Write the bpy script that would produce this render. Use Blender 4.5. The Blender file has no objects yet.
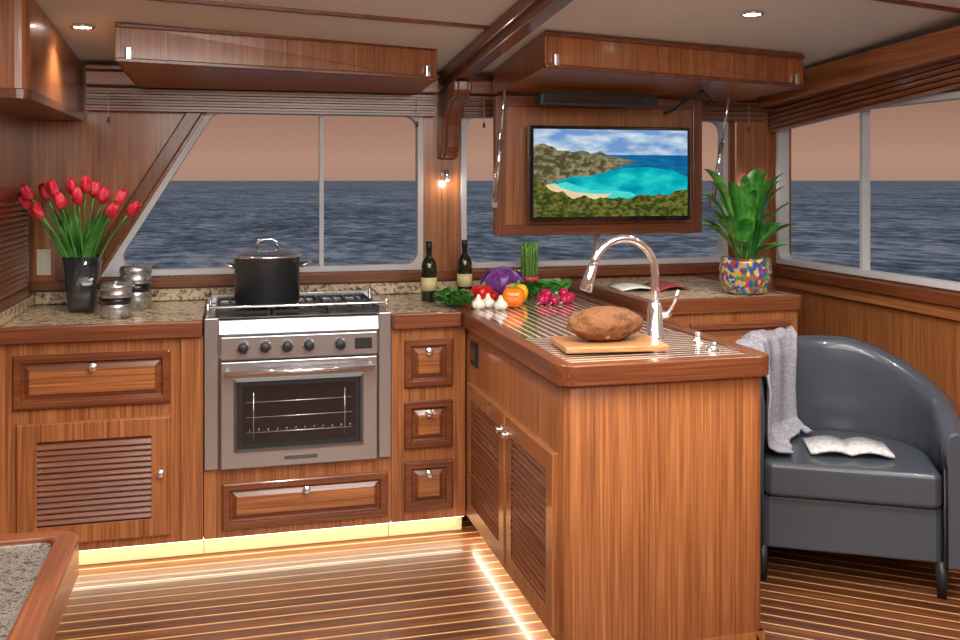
import bpy, bmesh, math, random
from mathutils import Vector, Matrix, noise
random.seed(7)
D=bpy.data
S=bpy.context.scene
# ------------------------------------------------------------------ materials
def srgb(r,g,b):
    f=lambda c:(c/255/12.92) if c/255<=0.04045 else ((c/255+0.055)/1.055)**2.4
    return (f(r),f(g),f(b),1)
def newmat(n):
    m=D.materials.new(n); m.use_nodes=True
    nt=m.node_tree; b=nt.nodes['Principled BSDF']
    return m,nt,b
def plain(n,c,rough=.5,metal=0,coat=0,emit=None,es=0,trans=0,ior=1.45,spec=.5):
    m,nt,b=newmat(n)
    b.inputs['Base Color'].default_value=c
    b.inputs['Roughness'].default_value=rough
    b.inputs['Metallic'].default_value=metal
    b.inputs['Coat Weight'].default_value=coat
    b.inputs['Transmission Weight'].default_value=trans
    b.inputs['IOR'].default_value=ior
    b.inputs['Specular IOR Level'].default_value=spec
    if emit:
        b.inputs['Emission Color'].default_value=emit
        b.inputs['Emission Strength'].default_value=es
    return m
def N(nt,t,**k):
    n=nt.nodes.new(t)
    for a,v in k.items(): setattr(n,a,v)
    return n
def ramp(nt,stops):
    r=N(nt,'ShaderNodeValToRGB')
    while len(r.color_ramp.elements)<len(stops): r.color_ramp.elements.new(.5)
    for e,(p,c) in zip(r.color_ramp.elements,stops): e.position=p; e.color=c
    return r
def coords(nt,scale,rot=(0,0,0)):
    tc=N(nt,'ShaderNodeTexCoord'); mp=N(nt,'ShaderNodeMapping')
    mp.inputs['Scale'].default_value=scale; mp.inputs['Rotation'].default_value=rot
    nt.links.new(tc.outputs['Object'],mp.inputs['Vector'])
    return mp
def wood(n,cl,cm,cd,axis='z',rough=.32,coat=.3,fine=130):
    m,nt,b=newmat(n)
    L=nt.links
    lo=2.2
    sc={'z':(fine,fine,lo),'x':(lo,fine,fine),'y':(fine,lo,fine)}[axis]
    mp=coords(nt,sc)
    n1=N(nt,'ShaderNodeTexNoise'); n1.inputs['Scale'].default_value=1; n1.inputs['Detail'].default_value=4
    n1.inputs['Roughness'].default_value=.65
    L.new(mp.outputs[0],n1.inputs['Vector'])
    mp2=coords(nt,tuple(s*.2 if s==fine else .7 for s in sc))
    n2=N(nt,'ShaderNodeTexNoise'); n2.inputs['Scale'].default_value=1; n2.inputs['Detail'].default_value=3
    n2.inputs['Distortion'].default_value=.3
    L.new(mp2.outputs[0],n2.inputs['Vector'])
    mx=N(nt,'ShaderNodeMath',operation='MULTIPLY_ADD'); mx.inputs[1].default_value=.74
    L.new(n1.outputs[0],mx.inputs[0])
    m2=N(nt,'ShaderNodeMath',operation='MULTIPLY'); m2.inputs[1].default_value=.26
    L.new(n2.outputs[0],m2.inputs[0]); L.new(m2.outputs[0],mx.inputs[2])
    r=ramp(nt,[(.32,cd),(.5,cm),(.68,cl)])
    L.new(mx.outputs[0],r.inputs[0]); L.new(r.outputs[0],b.inputs['Base Color'])
    b.inputs['Roughness'].default_value=rough; b.inputs['Coat Weight'].default_value=coat
    b.inputs['Coat Roughness'].default_value=.12
    return m
TK=(srgb(186,122,72),srgb(152,92,52),srgb(100,56,30))
TD=(srgb(140,82,48),srgb(112,60,34),srgb(74,37,20))
teak_z=wood('teak_vertical',*TK,axis='z'); teak_x=wood('teak_grain_x',*TK,axis='x'); teak_y=wood('teak_grain_y',*TK,axis='y')
mah_z=wood('mahogany_vertical',*TD,axis='z'); mah_x=wood('mahogany_x',*TD,axis='x'); mah_y=wood('mahogany_y',*TD,axis='y')
def stripes(n,base3,line,spacing,width,ang,rough=.25,coat=.5):
    m,nt,b=newmat(n); L=nt.links
    tc=N(nt,'ShaderNodeTexCoord'); mp=N(nt,'ShaderNodeMapping'); mp.inputs['Rotation'].default_value=(0,0,ang)
    L.new(tc.outputs['Object'],mp.inputs['Vector'])
    sx=N(nt,'ShaderNodeSeparateXYZ'); L.new(mp.outputs[0],sx.inputs[0])
    a=N(nt,'ShaderNodeMath',operation='DIVIDE'); a.inputs[1].default_value=spacing; L.new(sx.outputs['Y'],a.inputs[0])
    f=N(nt,'ShaderNodeMath',operation='FRACT'); L.new(a.outputs[0],f.inputs[0])
    fl=N(nt,'ShaderNodeMath',operation='FLOOR'); L.new(a.outputs[0],fl.inputs[0])
    lt=N(nt,'ShaderNodeMath',operation='LESS_THAN'); lt.inputs[1].default_value=width/spacing; L.new(f.outputs[0],lt.inputs[0])
    m2=N(nt,'ShaderNodeMapping'); m2.inputs['Scale'].default_value=(2,60,2); L.new(mp.outputs[0],m2.inputs['Vector'])
    no=N(nt,'ShaderNodeTexNoise'); no.inputs['Scale'].default_value=1; no.inputs['Detail'].default_value=3; L.new(m2.outputs[0],no.inputs['Vector'])
    wn=N(nt,'ShaderNodeTexWhiteNoise',noise_dimensions='1D'); L.new(fl.outputs[0],wn.inputs['W'])
    ad=N(nt,'ShaderNodeMath',operation='MULTIPLY_ADD'); ad.inputs[1].default_value=.2; L.new(wn.outputs['Value'],ad.inputs[0])
    s2=N(nt,'ShaderNodeMath',operation='SUBTRACT'); s2.inputs[1].default_value=.1; L.new(no.outputs[0],s2.inputs[0]); L.new(s2.outputs[0],ad.inputs[2])
    r=ramp(nt,[(.32,base3[2]),(.5,base3[1]),(.68,base3[0])]); L.new(ad.outputs[0],r.inputs[0])
    mx=N(nt,'ShaderNodeMix',data_type='RGBA'); L.new(lt.outputs[0],mx.inputs['Factor']); L.new(r.outputs[0],mx.inputs['A']); mx.inputs['B'].default_value=line
    L.new(mx.outputs['Result'],b.inputs['Base Color'])
    b.inputs['Roughness'].default_value=rough; b.inputs['Coat Weight'].default_value=coat
    return m
FL=(srgb(124,74,44),srgb(98,56,32),srgb(70,38,22))
floor_m=stripes('teak_holly_floor',FL,srgb(208,158,104),.066,.008,math.radians(0),rough=.4,coat=.12)
floor_m2=stripes('teak_holly_floor_diagonal',FL,srgb(208,158,104),.066,.008,math.radians(38),rough=.4,coat=.12)
CT=(srgb(140,98,76),srgb(112,74,56),srgb(80,50,38))
ctr_a=stripes('counter_strips_x',CT,srgb(226,214,200),.034,.010,0,rough=.15,coat=.8)
ctr_b=stripes('counter_strips_y',CT,srgb(226,214,200),.034,.010,math.radians(90),rough=.15,coat=.8)
def speck(n,cols,scale,rough=.15,coat=.6,bump=0):
    m,nt,b=newmat(n); L=nt.links
    mp=coords(nt,(1,1,1))
    v=N(nt,'ShaderNodeTexNoise'); v.inputs['Scale'].default_value=scale; v.inputs['Detail'].default_value=6; v.inputs['Roughness'].default_value=.75
    L.new(mp.outputs[0],v.inputs['Vector'])
    k=len(cols); r=ramp(nt,[(.3+.42*i/(k-1),c) for i,c in enumerate(cols)])
    L.new(v.outputs[0],r.inputs[0]); L.new(r.outputs[0],b.inputs['Base Color'])
    b.inputs['Roughness'].default_value=rough; b.inputs['Coat Weight'].default_value=coat
    if bump:
        bp=N(nt,'ShaderNodeBump'); bp.inputs['Strength'].default_value=.8; bp.inputs['Distance'].default_value=bump
        L.new(v.outputs[0],bp.inputs['Height']); L.new(bp.outputs[0],b.inputs['Normal'])
    return m
granite=speck('granite',[srgb(44,32,24),srgb(110,84,60),srgb(220,200,164),srgb(96,72,50),srgb(232,220,196)],24,.25,.25)
granite_d=speck('granite_gray',[srgb(24,24,24),srgb(72,68,64),srgb(126,116,106),srgb(52,50,46),srgb(150,140,130)],60)
chrome=plain('chrome',(.86,.86,.87,1),.08,.92)
steel=plain('brushed_steel',(.46,.46,.47,1),.24,.78)
steel_d=plain('dark_steel',(.18,.18,.18,1),.3,.8)
black=plain('black_iron',(.018,.018,.019,1),.45)
blackg=plain('black_gloss',(.01,.01,.011,1),.08,0,.5)
white=plain('white_frame',srgb(196,196,198),.4)
ceil_m=plain('ceiling_vinyl',srgb(218,219,216),.8)
cream=plain('cream_plastic',srgb(220,210,190),.4)
toe=plain('toe_kick_laminate',srgb(196,166,128),.5)
led=plain('led_white',(1,1,1,1),.5,emit=(1,.86,.68,1),es=6)
ledc=plain('downlight_lens',(1,1,1,1),.5,emit=(1,.93,.82,1),es=35)
leather=plain('gray_leather',srgb(68,73,82),.30,0,.35)
wool=speck('gray_knit',[srgb(108,106,116),srgb(154,152,162),srgb(182,178,188)],110,.95,0,.004)
paper=plain('paper',srgb(225,222,218),.6)
paper2=plain('paper_print',srgb(150,60,60),.5)
ink=speck('printed_page',[srgb(214,212,210),srgb(214,212,210),srgb(172,170,172),srgb(214,212,210)],60,.6,0)
leaf=speck('leaf_green',[srgb(40,92,34),srgb(74,140,56),srgb(124,178,88)],14,.35,.2)
leaf_d=speck('leaf_dark',[srgb(24,76,26),srgb(54,130,44),srgb(120,178,76)],20,.3,.3)
tulip_m=speck('tulip_red',[srgb(170,18,40),srgb(214,40,62),srgb(238,120,120)],25,.45,0)
vase_m=plain('smoked_glass',srgb(150,160,170),.03,0,.3,trans=.95)
oil_g=plain('green_bottle_glass',srgb(28,34,14),.08,0,.6)
label=plain('bottle_label',srgb(205,190,140),.6)
# ------------------------------------------------------------------ mesh builder
class MB:
    def __init__(s): s.v=[];s.f=[];s.mi=[];s.sm=[];s.mats=[]
    def mid(s,m):
        if m not in s.mats: s.mats.append(m)
        return s.mats.index(m)
    def add(s,vs,fs,m,smooth=False):
        o=len(s.v); s.v+= [tuple(v) for v in vs]; i=s.mid(m)
        for f in fs: s.f.append(tuple(o+k for k in f)); s.mi.append(i); s.sm.append(smooth)
    def hexa(s,p,m):
        s.add(p,[(3,2,1,0),(4,5,6,7),(0,1,5,4),(1,2,6,5),(2,3,7,6),(3,0,4,7)],m)
    def box(s,x0,x1,y0,y1,z0,z1,m):
        s.hexa([(x0,y0,z0),(x1,y0,z0),(x1,y1,z0),(x0,y1,z0),(x0,y0,z1),(x1,y0,z1),(x1,y1,z1),(x0,y1,z1)],m)
    def rbox(s,c,size,ang,m,tilt=None):
        R=Matrix.Rotation(ang,4,'Z')
        if tilt: R=R@tilt
        hx,hy,hz=[q/2 for q in size]; c=Vector(c)
        P=[c+R@Vector(q) for q in [(-hx,-hy,-hz),(hx,-hy,-hz),(hx,hy,-hz),(-hx,hy,-hz),(-hx,-hy,hz),(hx,-hy,hz),(hx,hy,hz),(-hx,hy,hz)]]
        s.hexa(P,m)
    def prism(s,poly,plane,a,b,m,smooth=False,cap=True):
        f={'xy':lambda p,h:(p[0],p[1],h),'xz':lambda p,h:(p[0],h,p[1]),'yz':lambda p,h:(h,p[0],p[1])}[plane]
        n=len(poly); vs=[f(p,a) for p in poly]+[f(p,b) for p in poly]
        s.add(vs,[(i,(i+1)%n,n+(i+1)%n,n+i) for i in range(n)],m,smooth)
        if cap: s.add(vs,[tuple(range(n))[::-1],tuple(range(n,2*n))],m)
    def lathe(s,o,prof,m,axis=(0,0,1),n=28,lobes=None):
        o=Vector(o); A=Vector(axis).normalized()
        U=A.orthogonal().normalized() if abs(A.z)<.99 else Vector((1,0,0)); V=A.cross(U)
        vs=[];fs=[]
        for r,h in prof:
            for i in range(n):
                t=2*math.pi*i/n; rr=r*(lobes(t,h) if lobes else 1)
                vs.append(o+A*h+U*(rr*math.cos(t))+V*(rr*math.sin(t)))
        for j in range(len(prof)-1):
            for i in range(n):
                k=(i+1)%n; fs.append((j*n+i,j*n+k,(j+1)*n+k,(j+1)*n+i))
        s.add(vs,fs,m,True)
        if prof[0][0]>1e-4: s.add(vs[:n],[tuple(range(n))],m)
        if prof[-1][0]>1e-4: s.add(vs[-n:],[tuple(range(n))],m)
    def tube(s,pts,r,m,n=12):
        pts=[Vector(p) for p in pts]; k=len(pts)
        rs=r if isinstance(r,(list,tuple)) else [r]*k
        vs=[];fs=[];U=None
        for i,p in enumerate(pts):
            t=(pts[min(i+1,k-1)]-pts[max(i-1,0)]).normalized()
            if U is None: U=t.orthogonal().normalized()
            else: U=(U-t*U.dot(t)).normalized()
            V=t.cross(U)
            for j in range(n):
                a=2*math.pi*j/n; vs.append(p+U*(rs[i]*math.cos(a))+V*(rs[i]*math.sin(a)))
        for i in range(k-1):
            for j in range(n):
                q=(j+1)%n; fs.append((i*n+j,i*n+q,(i+1)*n+q,(i+1)*n+j))
        s.add(vs,fs,m,True); s.add(vs[:n],[tuple(range(n))],m); s.add(vs[-n:],[tuple(range(n))],m)
    def ball(s,c,r,m,n=20,disp=None,rot=None):
        if not isinstance(r,(tuple,list)): r=(r,r,r)
        vs=[];fs=[];h=n//2; c=Vector(c)
        for j in range(h+1):
            ph=math.pi*j/h
            for i in range(n):
                t=2*math.pi*i/n; d=Vector((math.sin(ph)*math.cos(t),math.sin(ph)*math.sin(t),math.cos(ph)))
                k=disp(d) if disp else 1
                q=Vector((d.x*r[0]*k,d.y*r[1]*k,d.z*r[2]*k))
                if rot: q=rot@q
                vs.append(c+q)
        for j in range(h):
            for i in range(n):
                q=(i+1)%n; fs.append((j*n+i,(j+1)*n+i,(j+1)*n+q,j*n+q))
        s.add(vs,fs,m,True)
    def grid(s,fn,nu,nv,m,thick=0):
        vs=[fn(i/(nu),j/(nv)) for i in range(nu+1) for j in range(nv+1)]
        fs=[(i*(nv+1)+j,(i+1)*(nv+1)+j,(i+1)*(nv+1)+j+1,i*(nv+1)+j+1) for i in range(nu) for j in range(nv)]
        s.add(vs,fs,m,True)
    def blade(s,p0,p1,p2,w,side,m,n=8,fold=.15,pw=1.0):
        p0,p1,p2,side=map(Vector,(p0,p1,p2,side)); side.normalize(); vs=[];fs=[]
        for i in range(n+1):
            t=i/n; p=p0*(1-t)**2+p1*2*t*(1-t)+p2*t*t
            tan=((p1-p0)*(1-t)+(p2-p1)*t).normalized(); sd=(side-tan*side.dot(tan)).normalized(); nm=tan.cross(sd)
            ww=w*max(.02,math.sin(math.pi*(.08+.92*t)**pw))
            vs+= [p-sd*ww+nm*ww*fold,p-sd*ww*.5+nm*ww*fold*.4,p,p+sd*ww*.5+nm*ww*fold*.4,p+sd*ww+nm*ww*fold]
        for i in range(n):
            for j in range(4): fs.append((i*5+j,i*5+j+1,(i+1)*5+j+1,(i+1)*5+j))
        s.add(vs,fs,m,True)
    def build(s,name,parent=None,bevel=0,seg=2,subsurf=0,recalc=True,solid=0):
        me=D.meshes.new(name); me.from_pydata(s.v,[],s.f)
        for m in s.mats: me.materials.append(m)
        for p,i,q in zip(me.polygons,s.mi,s.sm): p.material_index=i; p.use_smooth=q
        bm=bmesh.new(); bm.from_mesh(me)
        bmesh.ops.remove_doubles(bm,verts=bm.verts,dist=1e-6)
        if recalc: bmesh.ops.recalc_face_normals(bm,faces=bm.faces)
        bm.to_mesh(me); bm.free()
        o=D.objects.new(name,me); S.collection.objects.link(o)
        if parent: o.parent=parent
        if solid:
            k=o.modifiers.new('s','SOLIDIFY'); k.thickness=solid
        if bevel:
            k=o.modifiers.new('b','BEVEL'); k.width=bevel; k.segments=seg; k.limit_method='ANGLE'; k.angle_limit=math.radians(40); k.harden_normals=False
        if subsurf:
            k=o.modifiers.new('ss','SUBSURF'); k.levels=subsurf; k.render_levels=subsurf
        return o
def empty(name,loc=(0,0,0)):
    e=D.objects.new(name,None); S.collection.objects.link(e); e.location=(0,0,0); return e
def rrect(x0,x1,y0,y1,r,n=6):
    out=[]
    for cx,cy,a in [(x1-r,y0+r,-90),(x1-r,y1-r,0),(x0+r,y1-r,90),(x0+r,y0+r,180)]:
        for i in range(n+1):
            t=math.radians(a+90*i/n); out.append((cx+r*math.cos(t),cy+r*math.sin(t)))
    return out
def rim(mb,lv):
    for (A,za),(B,zb) in zip(lv[:-1],lv[1:]):
        k=len(A)
        for i in range(k):
            j=(i+1)%k; m=mah_x if abs(A[j][0]-A[i][0])>abs(A[j][1]-A[i][1]) else mah_y
            mb.add([(*A[i],za),(*A[j],za),(*B[j],zb),(*B[i],zb)],[(0,1,2,3)],m)
def zc(y): return 2.02+.083*(4.65-max(y,2.4))
def nest(mb,P,a0,a1,b0,b1,rings,cm):
    def R(i,h): return [P(a0+i,b0+i,h),P(a1-i,b0+i,h),P(a1-i,b1-i,h),P(a0+i,b1-i,h)]
    for k in range(len(rings)-1):
        A=R(rings[k][0],rings[k][1]);B=R(rings[k+1][0],rings[k+1][1])
        mb.add(A+B,[(i,(i+1)%4,4+(i+1)%4,4+i) for i in range(4)],rings[k][2])
    mb.add(R(rings[-1][0],rings[-1][1]),[(0,1,2,3)],cm)
def drawer(mb,P,a0,a1,b0,b1,dk,ctr,out):
    k=min(1,(b1-b0)/.19)
    nest(mb,P,a0,a1,b0,b1,[(0,0,dk),(0,.014,dk),(.006,.019,dk),(.028*k,.019,dk),(.034*k,.006,dk),(.040*k,.006,dk),(.058*k,.016,dk)],ctr)
    c=P((a0+a1)/2,b0+(b1-b0)*.74,.016)
    mb.lathe(c,[(.016,0),(.016,.004),(.007,.006),(.007,.012),(.014,.016),(.012,.022),(0,.024)],chrome,axis=out,n=16)
def louver(mb,P,a0,a1,b0,b1,fr,dk,fw=.07,pitch=.022):
    nest(mb,P,a0,a1,b0,b1,[(0,0,fr),(0,.016,fr),(.004,.02,fr),(fw,.02,dk),(fw,.004,dk)],dk)
    z=b0+fw+.004
    while z+pitch*.6<b1-fw:
        A0,A1=a0+fw,a1-fw
        q=[P(A0,z,.018),P(A1,z,.018),P(A1,z+pitch*.95,.008),P(A0,z+pitch*.95,.008),P(A0,z+.004,.019),P(A1,z+.004,.019)]
        q2=[P(A0,z,.004),P(A1,z,.004)]
        mb.add([q[0],q[1],q[5],q[4]],[(0,1,2,3)],dk); mb.add([q[4],q[5],q[2],q[3]],[(0,1,2,3)],dk); mb.add([q2[0],q2[1],q[1],q[0]],[(0,1,2,3)],dk)
        z+=pitch
# ------------------------------------------------------------------ room shell
XL,XR,YB=-.86,2.87,4.65
e3=.002
mb=MB(); mb.box(-2.3,1.3,-1.6,YB+.08,-.04,0,floor_m); mb.box(1.3,XR+.08,-1.6,YB+.08,-.04,0,floor_m2); mb.build('floor')
mb=MB()
y1=YB+.1
mb.hexa([(-2.3,2.4,zc(2.4)),(XR+.1,2.4,zc(2.4)),(XR+.1,y1,zc(y1)),(-2.3,y1,zc(y1)),(-2.3,2.4,2.26),(XR+.1,2.4,2.26),(XR+.1,y1,2.26),(-2.3,y1,2.26)],ceil_m)
mb.box(-2.3,XR+.1,-1.6,2.4,zc(2.4),2.26,ceil_m); mb.build('ceiling')
WB,WT=1.06,1.84
mb=MB()
mb.box(XL,XR,YB,YB+.08,0,WB,teak_z); mb.box(XL,XR,YB,YB+.08,WT,2.1,teak_x)
mb.prism([(XL,WB),(-.57,WB),(-.09,WT),(XL,WT)],'xz',YB,YB+.08,teak_z)
mb.box(.92,1.11,YB,YB+.08,WB,WT,teak_z); mb.box(2.58,XR,YB,YB+.08,WB,WT,teak_z)
mb.build('wall_back')
mb=MB()
RB,RT=1.05,1.86; RY0,RY1=2.1,4.62
mb.box(XR,XR+.08,-1.6,YB+.08,0,RB,teak_z); mb.box(XR,XR+.08,-1.6,YB+.08,RT,2.26,teak_y)
mb.box(XR,XR+.08,-1.6,RY0,RB,RT,teak_z); mb.box(XR,XR+.08,RY1,YB+.08,RB,RT,teak_z); mb.build('wall_right')
mb=MB(); mb.box(XL-.08,XL,3.0,YB+.08,0,2.2,teak_z); mb.build('wall_left')
mb=MB(); mb.box(-2.3,XL-.08,3.0,3.08,0,2.26,teak_z); mb.build('wall_left_return')
mb=MB(); mb.box(-2.38,-2.3,-1.6,3.08,0,2.26,teak_z); mb.build('wall_left_outer')
mb=MB(); mb.box(-2.38,XR+.08,-1.68,-1.6,0,2.26,teak_z); mb.build('wall_rear')
def winframe(name,outer,w,r,plane,a,b,mulls=()):
    mb=MB(); n=len(outer); inn=[];out=[]
    for i in range(n):
        p=Vector(outer[i]);q0=Vector(outer[i-1]);q1=Vector(outer[(i+1)%n])
        d0=(q0-p).normalized();d1=(q1-p).normalized()
        bis=(d0+d1).normalized(); half=math.acos(max(-1,min(1,d0.dot(d1))))/2
        c=p+bis*((w+r)/math.sin(half))
        t0=(p+bis*(w/math.sin(half)))
        s0=t0+d0*(r/math.tan(half)); s1=t0+d1*(r/math.tan(half))
        a0=math.atan2(*(s0-c).yx);a1=math.atan2(*(s1-c).yx)
        da=(a1-a0+math.pi)%(2*math.pi)-math.pi
        for k in range(7):
            t=a0+da*k/6; inn.append((c.x+r*math.cos(t),c.y+r*math.sin(t))); out.append(tuple(p))
    f={'xz':lambda p,h:(p[0],h,p[1]),'yz':lambda p,h:(h,p[0],p[1])}[plane]
    m=len(inn)
    for i in range(m):
        j=(i+1)%m
        if (Vector(out[i])-Vector(out[j])).length<1e-6:
            mb.add([f(inn[i],a),f(inn[j],a),f(out[i],a)],[(0,1,2)],white); mb.add([f(inn[i],b),f(inn[j],b),f(out[i],b)],[(0,1,2)],white)
        else:
            for h in (a,b): mb.add([f(inn[i],h),f(inn[j],h),f(out[j],h),f(out[i],h)],[(0,1,2,3)],white)
            mb.add([f(out[i],a),f(out[j],a),f(out[j],b),f(out[i],b)],[(0,1,2,3)],white)
        mb.add([f(inn[i],a),f(inn[j],a),f(inn[j],b),f(inn[i],b)],[(0,1,2,3)],white)
    for (c,wd) in mulls:
        z0=min(p[1] for p in outer)+.01;z1=max(p[1] for p in outer)-.01
        poly=[(c-wd,z0),(c+wd,z0),(c+wd,z1),(c-wd,z1)]
        mb.prism(poly,plane,a+.012,b-.012,white)
    return mb.build(name,bevel=.002)
winframe('window_1',[(-.568,WB),(.919,WB),(.919,WT),(-.089,WT)],.028,.06,'xz',YB-.015,YB+.05,[(.425,.011)])
winframe('window_2',[(1.111,WB),(2.579,WB),(2.579,WT),(1.111,WT)],.028,.06,'xz',YB-.015,YB+.05,[(1.84,.011)])
winframe('window_3',[(RY0,RB),(RY1,RB),(RY1,RT),(RY0,RT)],.028,.05,'yz',XR-.015,XR+.05,[(3.91,.013),(3.0,.013)])
# trims
mb=MB()
mb.prism([(-.66,WB),(-.585,WB),(-.105,WT),(-.18,WT)],'xz',YB-.03,YB,mah_z); mb.build('trim_1',bevel=.006)
mb=MB(); mb.box(XL,XR,YB-.035,YB-e3,1.005,1.05,mah_x); mb.build('trim_2',bevel=.006)
mb=MB(); mb.box(XR-.04,XR-e3,1.0,4.61,.985,1.04,mah_y); mb.box(XR-.025,XR-e3,1.0,4.61,.93,.985,teak_y); mb.build('trim_3',bevel=.006)
def batten(name,x0,y0,x1,y1,w=.02,h=.012):
    mb=MB(); d=Vector((x1-x0,y1-y0)).normalized(); nn=Vector((-d.y,d.x))*w/2
    P=[(x0-nn.x,y0-nn.y),(x1-nn.x,y1-nn.y),(x1+nn.x,y1+nn.y),(x0+nn.x,y0+nn.y)]
    mb.hexa([(p[0],p[1],zc(p[1])-h) for p in P]+[(p[0],p[1],zc(p[1])+.002) for p in P],mah_x); mb.build(name)
batten('trim_4',XL,3.32,.98,3.64); batten('trim_5',1.1,2.72,XR,3.12)
# centre beam + corbel
mb=MB()
bx0,bx1=.985,1.095
for (w0,w1,h) in [(bx0,bx1,.05),(bx0+.02,bx1-.02,.085)]:
    mb.hexa([(w0,-1.59,zc(0)-h),(w1,-1.59,zc(0)-h),(w1,2.4,zc(2.4)-h),(w0,2.4,zc(2.4)-h),(w0,-1.59,zc(0)),(w1,-1.59,zc(0)),(w1,2.4,zc(0)),(w0,2.4,zc(0))],mah_y)
    mb.hexa([(w0,2.4,zc(2.4)-h),(w1,2.4,zc(2.4)-h),(w1,YB-.001,zc(YB)-h),(w0,YB-.001,zc(YB)-h),(w0,2.4,zc(2.4)),(w1,2.4,zc(2.4)),(w1,YB-.001,zc(YB)),(w0,YB-.001,zc(YB))],mah_y)
mb.build('ceiling_beam',bevel=.006)
mb=MB()
pl=[(4.649,1.60),(4.60,1.61),(4.565,1.66)]
for i in range(9):
    t=math.radians(90*i/8); pl.append((4.35+.205*math.cos(t),1.69+.19*math.sin(t)))
pl+=[(4.33,1.89),(4.31,1.91),(4.31,1.961),(4.649,1.933)]
mb.prism(pl,'yz',.995,1.085,mah_z); mb.prism([(a*1.0-.012 if a<4.64 else a,b+.0) for a,b in pl],'yz',1.015,1.065,mah_z); mb.build('beam_corbel',bevel=.008)
def overhead(nm,p):
    mb=MB()
    q=[(x,y,zc(y)-.003) for x,y,z in p]
    mb.hexa(p+q,teak_z)
    a,b=Vector(p[0]),Vector(p[1]); n=Vector((b.y-a.y,-(b.x-a.x),0)).normalized()
    for zz,h in ((.0,.018),(.130,.018)):
        P=[a+n*.012,b+n*.012,b,a]
        mb.hexa([(v.x,v.y,v.z+zz) for v in P]+[(v.x,v.y,v.z+zz+h) for v in P],mah_x)
    for t in (.035,.965):
        c=a.lerp(b,t)+n*.012+Vector((0,0,.035)); mb.rbox(c,(.022,.012,.05),math.atan2(b.y-a.y,b.x-a.x),chrome)
    mb.build(nm,bevel=.004)
overhead('overhead_locker',[(-.415,3.81,1.94),(.871,4.09,1.935),(.871,4.50,1.91),(-.40,4.50,1.91)])
overhead('overhead_locker.001',[(1.222,3.66,1.949),(2.547,3.89,1.923),(2.547,4.50,1.905),(1.235,4.50,1.91)])
# upper left cabinet
mb=MB()
XLc=XL+e3
pl=[(XLc,3.415),(-.68,3.415)]+[(-.68+.04*math.sin(math.radians(t)),3.455-.04*math.cos(math.radians(t))) for t in range(15,91,15)]+[(-.64,4.6),(XLc,4.6)]
n=len(pl); vs=[(x,y,1.778) for x,y in pl]+[(x,y,zc(y)-.003) for x,y in pl]
mb.add(vs,[(i,(i+1)%n,n+(i+1)%n,n+i) for i in range(n)]+[tuple(range(n))[::-1],tuple(range(n,2*n))],teak_z)
vs=[(x+.006 if x>-.8 else x,y-.006 if y<4 else y,1.765) for x,y in pl]+[(x+.006 if x>-.8 else x,y-.006 if y<4 else y,1.80) for x,y in pl]
mb.add(vs,[(i,(i+1)%n,n+(i+1)%n,n+i) for i in range(n)]+[tuple(range(n))[::-1],tuple(range(n,2*n))],mah_y)
mb.build('upper_cabinet',bevel=.003)
def blind(name,pa,pb,ztop0,ztop1,h,dep,nx,ny):
    mb=MB(); k=int(h/.013)
    a=Vector(pa);b=Vector(pb); nn=Vector((nx,ny))
    for i in range(k):
        dd=dep*(1 if i%2 else .80)
        P=[a+nn*dd,b+nn*dd,b,a]; zs=[ztop0,ztop1,ztop1,ztop0]
        mb.hexa([(v.x,v.y,z-(i+1)*.013) for v,z in zip(P,zs)]+[(v.x,v.y,z-i*.013-.003) for v,z in zip(P,zs)],(mah_x if i%2 else teak_x) if abs(ny) else (mah_y if i%2 else teak_y))
    if abs(ny):
        for t in (.06,.94):
            c=a.lerp(b,t)+nn*(dep+.006); mb.tube([(c.x,c.y,ztop0-.02),(c.x,c.y,ztop0-h-.03)],.0015,cream,6); mb.lathe((c.x,c.y,ztop0-h-.055),[(.003,.028),(.007,.02),(.007,.004),(.003,0)],mah_z,n=10)
    return mb.build(name)
blind('wooden_blind',(-.62,4.63),(.97,4.63),1.915,1.915,.105,.06,0,-1)
blind('wooden_blind.001',(1.11,4.63),(2.76,4.63),1.915,1.915,.105,.06,0,-1)
blind('wooden_blind.002',(2.85,4.58),(2.85,1.6),1.875,2.13,.12,.06,-1,0)
mb=MB()
mb.hexa([(2.72,1.2,2.12),(2.865,1.2,2.12),(2.865,4.58,1.885),(2.72,4.58,1.885),(2.72,1.2,2.20),(2.865,1.2,2.20),(2.865,4.58,zc(4.58)-.002),(2.72,4.58,zc(4.58)-.002)],teak_y)
mb.build('trim_6',bevel=.01)
mb=MB(); mb.box(-.62,.975,4.53,4.648,1.92,1.985,teak_x); mb.box(-.62,.975,4.51,4.648,1.985,2.01,mah_x); mb.build('trim_7',bevel=.006)
mb=MB(); mb.box(1.10,2.7,4.53,4.648,1.92,1.985,teak_x); mb.build('trim_8',bevel=.006)
mb=MB(); mb.box(2.60,2.80,4.60,4.649,1.06,1.86,teak_z); mb.build('trim_9',bevel=.008)
mb=MB(); Pl=lambda a,b,h:(XL+e3+h,a,b)
louver(mb,Pl,3.65,4.5,1.0,1.47,mah_y,mah_y,.04); mb.build('louvered_vent')
mb=MB(); mb.box(-.835,-.775,YB-.010,YB-e3,1.075,1.19,cream)
for zz in (1.11,1.155):
    mb.box(-.812,-.798,YB-.013,YB-.010,zz-.012,zz+.012,paper)
mb.build('electrical_outlet',bevel=.002)
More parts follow.
